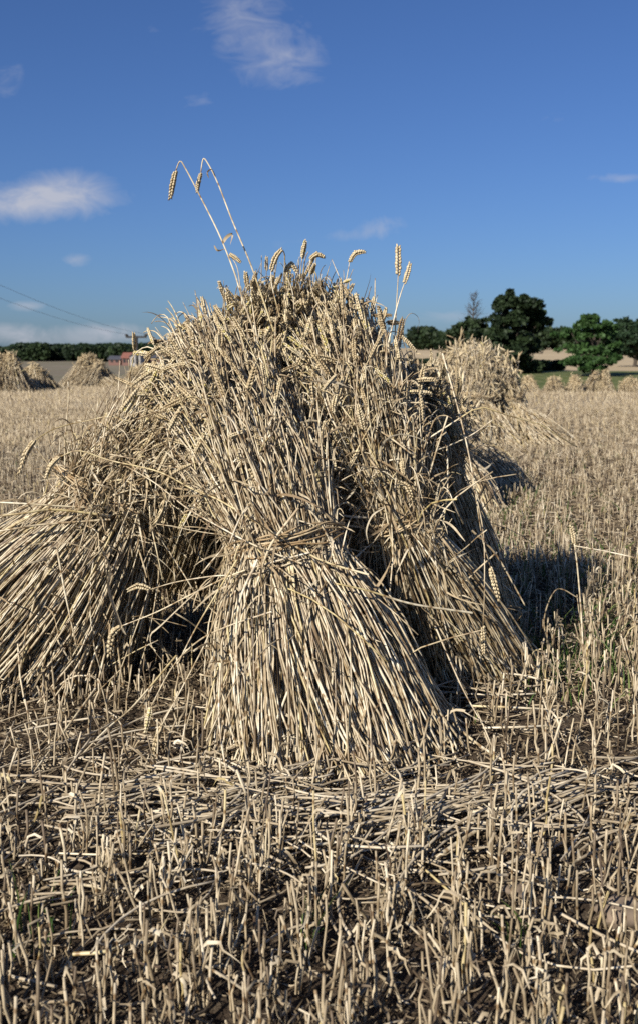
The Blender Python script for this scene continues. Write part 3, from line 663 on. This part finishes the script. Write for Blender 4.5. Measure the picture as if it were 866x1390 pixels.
def far_stook(px, pyb, d, h, w, label, sd, n=1500, group='distant stooks'):
    global rng
    rng = np.random.default_rng(sd)
    X = (px - CX) / F * d; z0 = float(terr(X, d)); root = empty('wheat_stook', (X, d, z0)); tag(root, label, 'stook', group); lean = rng.normal(0, .12)
    k = 6; m = MB(); me_ = MB()
    for i_ in range(k):
        a = i_ / k * 2 * np.pi + .4; b = np.array([X + math.cos(a) * w * rng.uniform(.22, .36), d + math.sin(a) * w * .3, z0]); t = np.array([X + lean + math.cos(a) * w * .07 + rng.normal(0, .06) * w, d + math.sin(a) * w * .05, z0 + h * rng.uniform(.62, 1.0)])
        nn = n // k; th = rng.uniform(0, 6.28, nn); r = rng.random(nn) ** .4
        S_ = np.linspace(0, 1, 5)[None, :] * np.clip(rng.normal(.88, .13, nn), .5, 1.1)[:, None]
        rad = .05 + .03 * w + (.46 * w / 2) * np.clip(1 - S_, 0, 1) ** 1.1
        P = b + (t - b) * S_[..., None] + np.stack([rad * r[:, None] * np.cos(th)[:, None], rad * r[:, None] * np.sin(th)[:, None], 0 * rad], -1) + rng.normal(0, .03, (nn, 5, 3)) + rng.normal(0, .05, (nn, 1, 3))
        P[..., 2] = np.maximum(P[..., 2], z0)
        tubes(m, P, rng.uniform(.008, .014, nn), 3, np.clip(rng.normal(.42, .2, nn), 0, 1))
        e = P[:, -1]; q = np.stack([e, e + rng.normal(0, .08, (nn, 3)) + np.array([0, 0, .0])], 1)
        tubes(me_, q, np.array([[.022, .01]]), 4, np.clip(rng.normal(.4, .2, nn), 0, 1))
    m.build('straw_bundle', M_straw, root); me_.build('ears', M_ear, root)
far_stook(4, 533, 34, 1.33, 2.5, 'tall stook at the far left edge of the field', 31, 2600)
far_stook(50, 530, 36, .85, 1.7, 'low stook against the right flank of the far left one', 32)
far_stook(126, 527, 40, 1.12, 2.5, 'cone-shaped stook on the left between the edge stooks and the nearest stook', 33, 2600)
far_stook(188, 523, 46, .85, 1.8, 'small stook left of the nearest stook, half hidden behind it', 34)
for i_, (px, h, w, lb) in enumerate([(719, 1.05, 1.5, 'leftmost of the small stooks beyond the crest, right of the dark tree'), (748, 1.12, 1.9, 'second small stook from the left beyond the crest'), (777, 1.22, 1.5, 'stook beyond the crest below the left half of the green tree'),
        (808, 1.48, 2.5, 'tallest stook beyond the crest, below the green tree'), (855, 1.15, 2.3, 'rightmost stook beyond the crest, at the picture edge')]):
    far_stook(px, 535, 50 + i_ * .8, h, w, lb, 41 + i_, 1100)
rng = np.random.default_rng(123)

# ------------------------------------------------------------------ trees
def leafquads(m, C, size, tint, flat=.6):
    n = len(C); nrmv = nrm(rng.normal(0, 1, (n, 3)) + np.array([0, 0, .5])); a = nrm(np.cross(nrmv, rng.normal(0, 1, (n, 3)))); b = np.cross(nrmv, a)
    s = size * rng.uniform(.5, 1.2, n)[:, None]
    V = np.stack([C - a * s, C - b * s * flat, C + a * s, C + b * s * flat], 1)
    f = (np.arange(n) * 4)[:, None] + np.arange(4)[None]; m.add(V, [f], np.repeat(tint, 4))
def tree(name, label, cat, px, d, clumps, zt=None, mat=None, leaf=.22, nleaf=70, trunk_r=.3, group=None, sub=1, flatness=.55, limb=True):
    """clumps: list of (px, py, radius_px) describing the crown masses; each clump gets its own depth offset"""
    X = (px - CX) / F * d; z0 = float(terr(X, d)); root = empty(name, (X, d, z0)); tag(root, label, cat, group)
    mt = MB(); mc = MB(); s = d / F
    top = max(at(c[0], c[1], d)[2] for c in clumps)
    ht = z0 + (top - z0) * .55
    tk = smooth_poly([(X, d, z0 - .3), (X + .15, d, z0 + (ht - z0) * .5), (X + .1, d, ht)], 7)
    tubes(mt, tk[None], np.linspace(trunk_r, trunk_r * .45, 7)[None], 8, .4)
    for (cx, cy, cr) in clumps:
        rr = cr * s
        for rep in range(2):
            c = at(cx, cy, d + rng.normal(0, 1) * 1.2 + (rep - .5) * rr * 1.2)
            if limb:
                h0 = tk[rng.integers(3, 7)]; md = (h0 + c) / 2 + rng.normal(0, .25, 3) + np.array([0, 0, -.2])
                tubes(mt, smooth_poly([h0, md, c], 6)[None], np.linspace(trunk_r * .3, .03, 6)[None], 5, .4)
            nsub = int(10 * sub)
            for k in range(nsub):
                sc = c + rng.normal(0, .5, 3) * rr * np.array([1, 1, flatness]); q = rng.uniform(.18, .42) * rr
                n = int(nleaf * rng.uniform(.5, 1.2) / 3)
                dirs = nrm(rng.normal(0, 1, (n, 3))); pts = sc + dirs * (q * rng.random((n, 1)) ** .45) * np.array([1, 1, .6])
                leafquads(mc, pts, leaf, np.clip(rng.normal(rng.uniform(.2, .8), .15, n), 0, 1))
    mt.build('trunk', M_bark, root); mc.build('crown', mat, root, smooth=False)
    return root
# dark spreading tree
tree('tree', 'tall dark spreading tree with a rounded top, behind the second stook', 'tree', 690, 105,
     [(695, 408, 20), (680, 415, 16), (712, 412, 17), (722, 425, 16), (733, 437, 11), (705, 432, 22), (683, 440, 20), (725, 445, 11), (660, 455, 22), (690, 462, 26), (715, 468, 22), (668, 480, 22), (700, 490, 26), (722, 496, 14), (685, 505, 22), (712, 508, 16), (655, 470, 16), (694, 478, 26)],
     mat=M_darkleaf, leaf=.28, nleaf=190, sub=1.6, flatness=.42)
tree('tree', 'dark bushy tree left of the tall spreading one, just above the second stook', 'tree', 632, 108,
     [(625, 448, 16), (640, 440, 13), (610, 458, 14), (650, 452, 15), (635, 465, 22), (605, 470, 12), (655, 475, 18), (620, 480, 20), (645, 495, 20), (596, 465, 9)], mat=M_darkleaf, leaf=.28, nleaf=160, sub=1.2)
tree('tree', 'broad mid-green tree standing alone in front of the pale field on the right', 'tree', 803, 95,
     [(803, 432, 11), (790, 440, 13), (818, 442, 13), (775, 452, 14), (800, 455, 18), (825, 455, 14), (785, 472, 18), (812, 475, 18), (832, 470, 12), (778, 488, 14), (802, 490, 15), (822, 490, 12), (837, 485, 8), (795, 500, 9), (815, 500, 8), (772, 492, 8)], mat=M_greenleaf, leaf=.24, nleaf=150, sub=1.2, flatness=.4)
tree('tree', 'dull green rounded trees cut by the right edge of the picture', 'tree', 858, 140,
     [(848, 440, 14), (865, 445, 16), (840, 455, 14), (860, 462, 18), (885, 455, 20), (845, 475, 14), (870, 478, 16), (900, 470, 22), (832, 465, 9)], mat=M_midleaf, leaf=.3, nleaf=170, sub=1.2)
# bare dead tree
root = empty('bare_tree', (*at(640, 470, 112)[:2], -.3)); tag(root, 'thin leafless grey tree rising behind the dark bushy tree', 'bare tree')
mt = MB(); base = at(640, 500, 112); topz = at(643, 396, 112)[2]
tk = smooth_poly([base, at(641, 450, 112), at(642, 420, 112), at(643, 397, 112)], 12); tubes(mt, tk[None], np.linspace(.16, .02, 12)[None], 6, .5)
for k in range(46):
    i_ = rng.integers(4, 11); p = tk[i_]; sd_ = rng.choice([-1, 1]); L_ = rng.uniform(.3, 1.0) * (12 - i_) * .18 + .2
    a = np.array([sd_ * rng.uniform(.4, 1), rng.normal(0, .7), rng.uniform(.6, 1.3)]); a = a / np.linalg.norm(a)
    q = smooth_poly([p, p + a * L_ * .5 + [0, 0, .05], p + a * L_ + [0, 0, .15]], 6); tubes(mt, q[None], np.linspace(.035, .012, 6)[None], 4, .5)
    for j_ in range(4):
        b_ = q[rng.integers(2, 6)]; v = a + rng.normal(0, .5, 3); v = v / np.linalg.norm(v); tubes(mt, np.array([[b_, b_ + v * L_ * .4, b_ + v * L_ * .7 + [0, 0, .05]]]), np.array([[.014, .01, .006]]), 3, .5)
mt.build('trunk', M_bark, root)

def wood(label, path, d, hlo, hhi, n, mat, leaf, seed, name='woodland'):
    """far-off wood read as one mass: path = px range"""
    global rng
    rng = np.random.default_rng(seed); m = MB()
    for k in range(n):
        px = rng.uniform(*path); dd = d + rng.uniform(0, d * .12); X = (px - CX) / F * dd; z0 = float(terr(X, dd)); h = rng.uniform(hlo, hhi) * (.8 + .4 * vnoise(np.array(px * .05), np.array(3.3), seed))
        w = h * rng.uniform(.35, .55); nn = 150
        dirs = nrm(rng.normal(0, 1, (nn, 3))); pts = np.array([X, dd, z0 + h * .55]) + dirs * np.array([w, w, h * .48]) * rng.random((nn, 1)) ** .25
        pts += rng.normal(0, .1 * h / 6, pts.shape)
        leafquads(m, pts, leaf, np.clip(rng.normal(rng.uniform(.1, .9), .15, nn), 0, 1), .8)
    tag(m.build(name, mat, origin=(0, d, 0), smooth=False), label, 'woodland', kind='stuff')
wood('dark belt of trees along the skyline on the left', (-120, 185), 330, 3.2, 5.6, 300, M_darkleaf, .75, 51)
wood('pale wooded hillside farther off on the left skyline', (20, 420), 620, 3.0, 4.5, 330, M_midleaf, 1.3, 52)
wood('dark wood along the skyline behind the trees on the right', (560, 1000), 420, 6.0, 9, 420, M_darkleaf, .9, 53)
wood('dark hedge at the foot of the pale field on the right', (560, 760), 112, .7, 1.3, 260, M_darkleaf, .22, 54, 'hedge')

# ------------------------------------------------------------------ farm buildings
def house(name, label, px0, px1, d, pyr, pye, mw, mr, depth=8, side_gable=False):
    X0 = (px0 - CX) / F * d; X1 = (px1 - CX) / F * d; xm = (X0 + X1) / 2; z0 = float(terr(xm, d)) - .3; ze = at(xm, pye, d)[2]; zr = at(xm, pyr, d)[2]
    root = empty(name, (xm, d, z0)); tag(root, label, 'building')
    def box(m, a, b):
        x0, y0, za = a; x1, y1, zb = b
        V = [(x0, y0, za), (x1, y0, za), (x1, y1, za), (x0, y1, za), (x0, y0, zb), (x1, y0, zb), (x1, y1, zb), (x0, y1, zb)]
        m.add(V, [[(0, 1, 5, 4), (1, 2, 6, 5), (2, 3, 7, 6), (3, 0, 4, 7), (4, 5, 6, 7), (3, 2, 1, 0)]], .5)
    m = MB(); box(m, (X0, d, z0), (X1, d + depth, ze))
    if side_gable:   # gable faces the camera
        m.add([(X0, d, ze), (X1, d, ze), (xm, d, zr), (X0, d + depth, ze), (X1, d + depth, ze), (xm, d + depth, zr)], [[(0, 1, 2), (4, 3, 5)]], .5)
        V = []
        for yy in (d - .3, d + depth + .3):
            V += [(X0 - .3, yy, ze - .15), (xm, yy, zr + .05), (X1 + .3, yy, ze - .15), (X0 - .3, yy, ze + .05), (xm, yy, zr + .25), (X1 + .3, yy, ze + .05)]
        r_ = MB(); r_.add(V, [[(3, 4, 10, 9), (4, 5, 11, 10), (0, 6, 7, 1), (1, 7, 8, 2), (0, 1, 4, 3), (1, 2, 5, 4), (6, 9, 10, 7), (7, 10, 11, 8), (0, 3, 9, 6), (2, 8, 11, 5)]], .5)
    else:
        ym = d + depth / 2
        m.add([(X0, d, ze), (X0, d + depth, ze), (X0, ym, zr), (X1, d, ze), (X1, d + depth, ze), (X1, ym, zr)], [[(1, 0, 2), (3, 4, 5)]], .5)
        V = []
        for xx in (X0 - .3, X1 + .3):
            V += [(xx, d - .3, ze - .15), (xx, ym, zr + .05), (xx, d + depth + .3, ze - .15), (xx, d - .3, ze + .05), (xx, ym, zr + .25), (xx, d + depth + .3, ze + .05)]
        r_ = MB(); r_.add(V, [[(3, 9, 10, 4), (4, 10, 11, 5), (0, 1, 7, 6), (1, 2, 8, 7), (0, 3, 4, 1), (1, 4, 5, 2), (6, 7, 10, 9), (7, 8, 11, 10), (0, 6, 9, 3), (2, 5, 11, 8)]], .5)
    m.build('wall', mw, root, smooth=False); r_.build('roof', mr, root, smooth=False)
    for t in (.28, .7):
        xx = X0 + (X1 - X0) * t; w_ = MB(); box(w_, (xx - .35, d - .06, z0 + 1.2), (xx + .35, d - .003, z0 + 2.2)); w_.build('window', M_dark, root, smooth=False)
    return root
house('farmhouse', 'red-roofed farmhouse with pale end wall among trees on the left skyline', 168, 180, 290, 479.5, 485.5, M_brick, M_tile, 7)
house('barn', 'whitewashed barn gable beside the red-roofed farmhouse', 179, 193, 288, 479, 484, M_render, M_slate, 9, True)
house('barn', 'low brick shed with a dark roof left of the red-roofed farmhouse', 150, 166, 292, 484, 487.5, M_brick, M_slate, 6)
house('barn', 'long dark-roofed farm shed right of the whitewashed gable', 194, 222, 300, 482, 485.5, M_brick, M_slate, 9)

# ------------------------------------------------------------------ utility pole and wires
d = 130; pt = at(186, 457.5, d); z0 = float(terr(pt[0], d)); root = empty('utility_pole', (pt[0], d, z0)); tag(root, 'wooden electricity pole with one crossarm on the left skyline', 'utility pole')
m = MB(); tubes(m, np.array([[(pt[0], d, z0 - .5), (pt[0], d, (z0 + pt[2]) / 2), (pt[0], d, pt[2] + .15)]]), np.array([[.22, .2, .17]]), 10, .5); m.build('pole', M_wood, root)
m = MB(); m.add([(pt[0] + sx * 1.35, d - .2 + sy * .08, pt[2] + sz * .13) for sx in (-1, 1) for sy in (-1, 1) for sz in (-1, 1)], [[(0, 1, 3, 2), (4, 6, 7, 5), (0, 4, 5, 1), (2, 3, 7, 6), (0, 2, 6, 4), (1, 5, 7, 3)]], .5); m.build('crossarm', M_wood, root, smooth=False)
for sx in (-1.25, 1.25):
    q = np.array([pt[0] + sx, d - .2, pt[2] + .08]); m = MB(); tubes(m, np.array([[q, q + [0, 0, .08], q + [0, 0, .16], q + [0, 0, .24], q + [0, 0, .3]]]), np.array([[.08, .22, .2, .22, .08]]), 8, .5); m.build('insulator', M_china, root)
    e = np.array([pt[0] + sx - 1.5, 55., 8.2 + (.0 if sx > 0 else -.0)]); t = np.linspace(0, 1, 24)[:, None]; a = q + [0, 0, .3]
    w = a + (e - a) * t; w[:, 2] -= (4 * t * (1 - t) * .9)[:, 0]
    m = MB(); tubes(m, w[None], .014, 5, .5); m.build('wire', M_wire, root)

# ------------------------------------------------------------------ light and sky
SUN_AZ, SUN_EL = R(36), R(30)
sd = Vector((math.sin(SUN_AZ) * math.cos(SUN_EL), math.cos(SUN_AZ) * math.cos(SUN_EL), -math.sin(SUN_EL)))
sl = D.lights.new('sun', 'SUN'); so = D.objects.new('sun', sl); COL.objects.link(so); so.rotation_euler = sd.to_track_quat('-Z', 'Y').to_euler()
sl.energy = 5.0; sl.angle = R(.53); sl.color = (1, .95, .875)
W = D.worlds.new('World'); SC.world = W; W.use_nodes = True; nt = W.node_tree; nt.nodes.clear(); L = nt.links
sky = nt.nodes.new('ShaderNodeTexSky'); sky.sky_type = 'NISHITA'; sky.sun_disc = False; sky.sun_elevation = SUN_EL; sky.sun_rotation = math.pi + SUN_AZ
sky.altitude = 50; sky.air_density = 1.0; sky.dust_density = .8; sky.ozone_density = 2.6
tc = nt.nodes.new('ShaderNodeTexCoord'); sx = nt.nodes.new('ShaderNodeSeparateXYZ'); L.new(tc.outputs['Generated'], sx.inputs[0])
def mth(op, a, b=None, c=None, clamp=False):
    n = nt.nodes.new('ShaderNodeMath'); n.operation = op; n.use_clamp = clamp
    for i_, v in enumerate((a, b, c)):
        if v is None: continue
        if isinstance(v, (int, float)): n.inputs[i_].default_value = v
        else: L.new(v, n.inputs[i_])
    return n.outputs[0]
ysafe = mth('MAXIMUM', sx.outputs[1], .05); U = mth('DIVIDE', sx.outputs[0], ysafe); Vv = mth('DIVIDE', sx.outputs[2], ysafe)
comb = nt.nodes.new('ShaderNodeCombineXYZ'); L.new(U, comb.inputs[0]); L.new(mth('MULTIPLY', Vv, 1.8), comb.inputs[1])
nz = nd(nt, 'ShaderNodeTexNoise', Scale=20.0, Detail=8.0, Roughness=.66, Distortion=.9); L.new(comb.outputs[0], nz.inputs['Vector'])
nz2 = nd(nt, 'ShaderNodeTexNoise', Scale=5.0, Detail=3.0, Roughness=.5); L.new(comb.outputs[0], nz2.inputs['Vector'])
tot = None
CL = [(345, 52, 60, 46, .25), (400, 82, 36, 28, .33), (330, 18, 40, 28, .2), (270, 135, 30, 14, .16), (60, 272, 55, 20, .66), (98, 260, 44, 22, .55), (15, 275, 36, 17, .5), (160, 270, 30, 14, .25), (518, 308, 26, 13, .40), (474, 319, 22, 8, .25), (104, 352, 18, 8, .3), (42, 415, 24, 6, .5), (20, 450, 60, 9, .45), (150, 449, 46, 9, .48), (80, 462, 130, 9, .32),
      (640, 430, 70, 9, .30), (835, 242, 45, 6, .28), (740, 158, 50, 14, .14), (10, 105, 25, 25, .2), (208, 42, 14, 12, .16), (410, 330, 60, 12, .1)]
for (px, py, a, b, amp) in CL:
    r_ = ray(px, py); u0, v0 = r_[0] / r_[1], r_[2] / r_[1]
    du = mth('MULTIPLY', mth('SUBTRACT', U, float(u0)), F / a * .99); dv = mth('MULTIPLY', mth('SUBTRACT', Vv, float(v0)), F / b * .95)
    q = mth('ADD', mth('MULTIPLY', du, du), mth('MULTIPLY', dv, dv)); e = mth('MULTIPLY', mth('EXPONENT', mth('MULTIPLY', q, -.9)), amp)
    tot = e if tot is None else mth('ADD', tot, e)
nn_ = mth('ADD', mth('MULTIPLY', nz.outputs['Fac'], 1.7), mth('MULTIPLY', nz2.outputs['Fac'], .6))
dens = mth('SUBTRACT', mth('ADD', mth('MULTIPLY', tot, 1.35), mth('MULTIPLY', mth('MULTIPLY', mth('SUBTRACT', nz.outputs['Fac'], .5), 2.6), mth('SQRT', tot))), .16); dens = mth('MINIMUM', mth('MAXIMUM', mth('MULTIPLY', dens, mth('ADD', .55, mth('MULTIPLY', nz2.outputs['Fac'], .5))), 0), .85)
dens = mth('MULTIPLY', dens, mth('GREATER_THAN', sx.outputs[1], .06))
mx = nd(nt, 'ShaderNodeMix', data_type='RGBA'); L.new(dens, mx.inputs[0]); 
vz = sx.outputs[2]
g1 = nt.nodes.new('ShaderNodeMix'); g1.data_type = 'RGBA'; g1.blend_type = 'MULTIPLY'; g1.inputs[0].default_value = 1; L.new(sky.outputs[0], g1.inputs[6]); g1.inputs[7].default_value = (.68, .96, 1.52, 1)
L.new(g1.outputs[2], mx.inputs[6]); mx.inputs[7].default_value = (9.0, 9.2, 10.4, 1)
bg = nt.nodes.new('ShaderNodeBackground'); bg.inputs[1].default_value = .043; L.new(mx.outputs[2], bg.inputs[0])
wo = nt.nodes.new('ShaderNodeOutputWorld'); L.new(bg.outputs[0], wo.inputs[0])

SC.view_settings.view_transform = 'Standard'; SC.view_settings.look = 'None'; SC.view_settings.gamma = 1; SC.view_settings.exposure = 0.45
SC.render.engine = 'CYCLES'; SC.cycles.max_bounces = 5; SC.cycles.diffuse_bounces = 1; SC.cycles.transparent_max_bounces = 4
SC.cycles.use_denoising = False
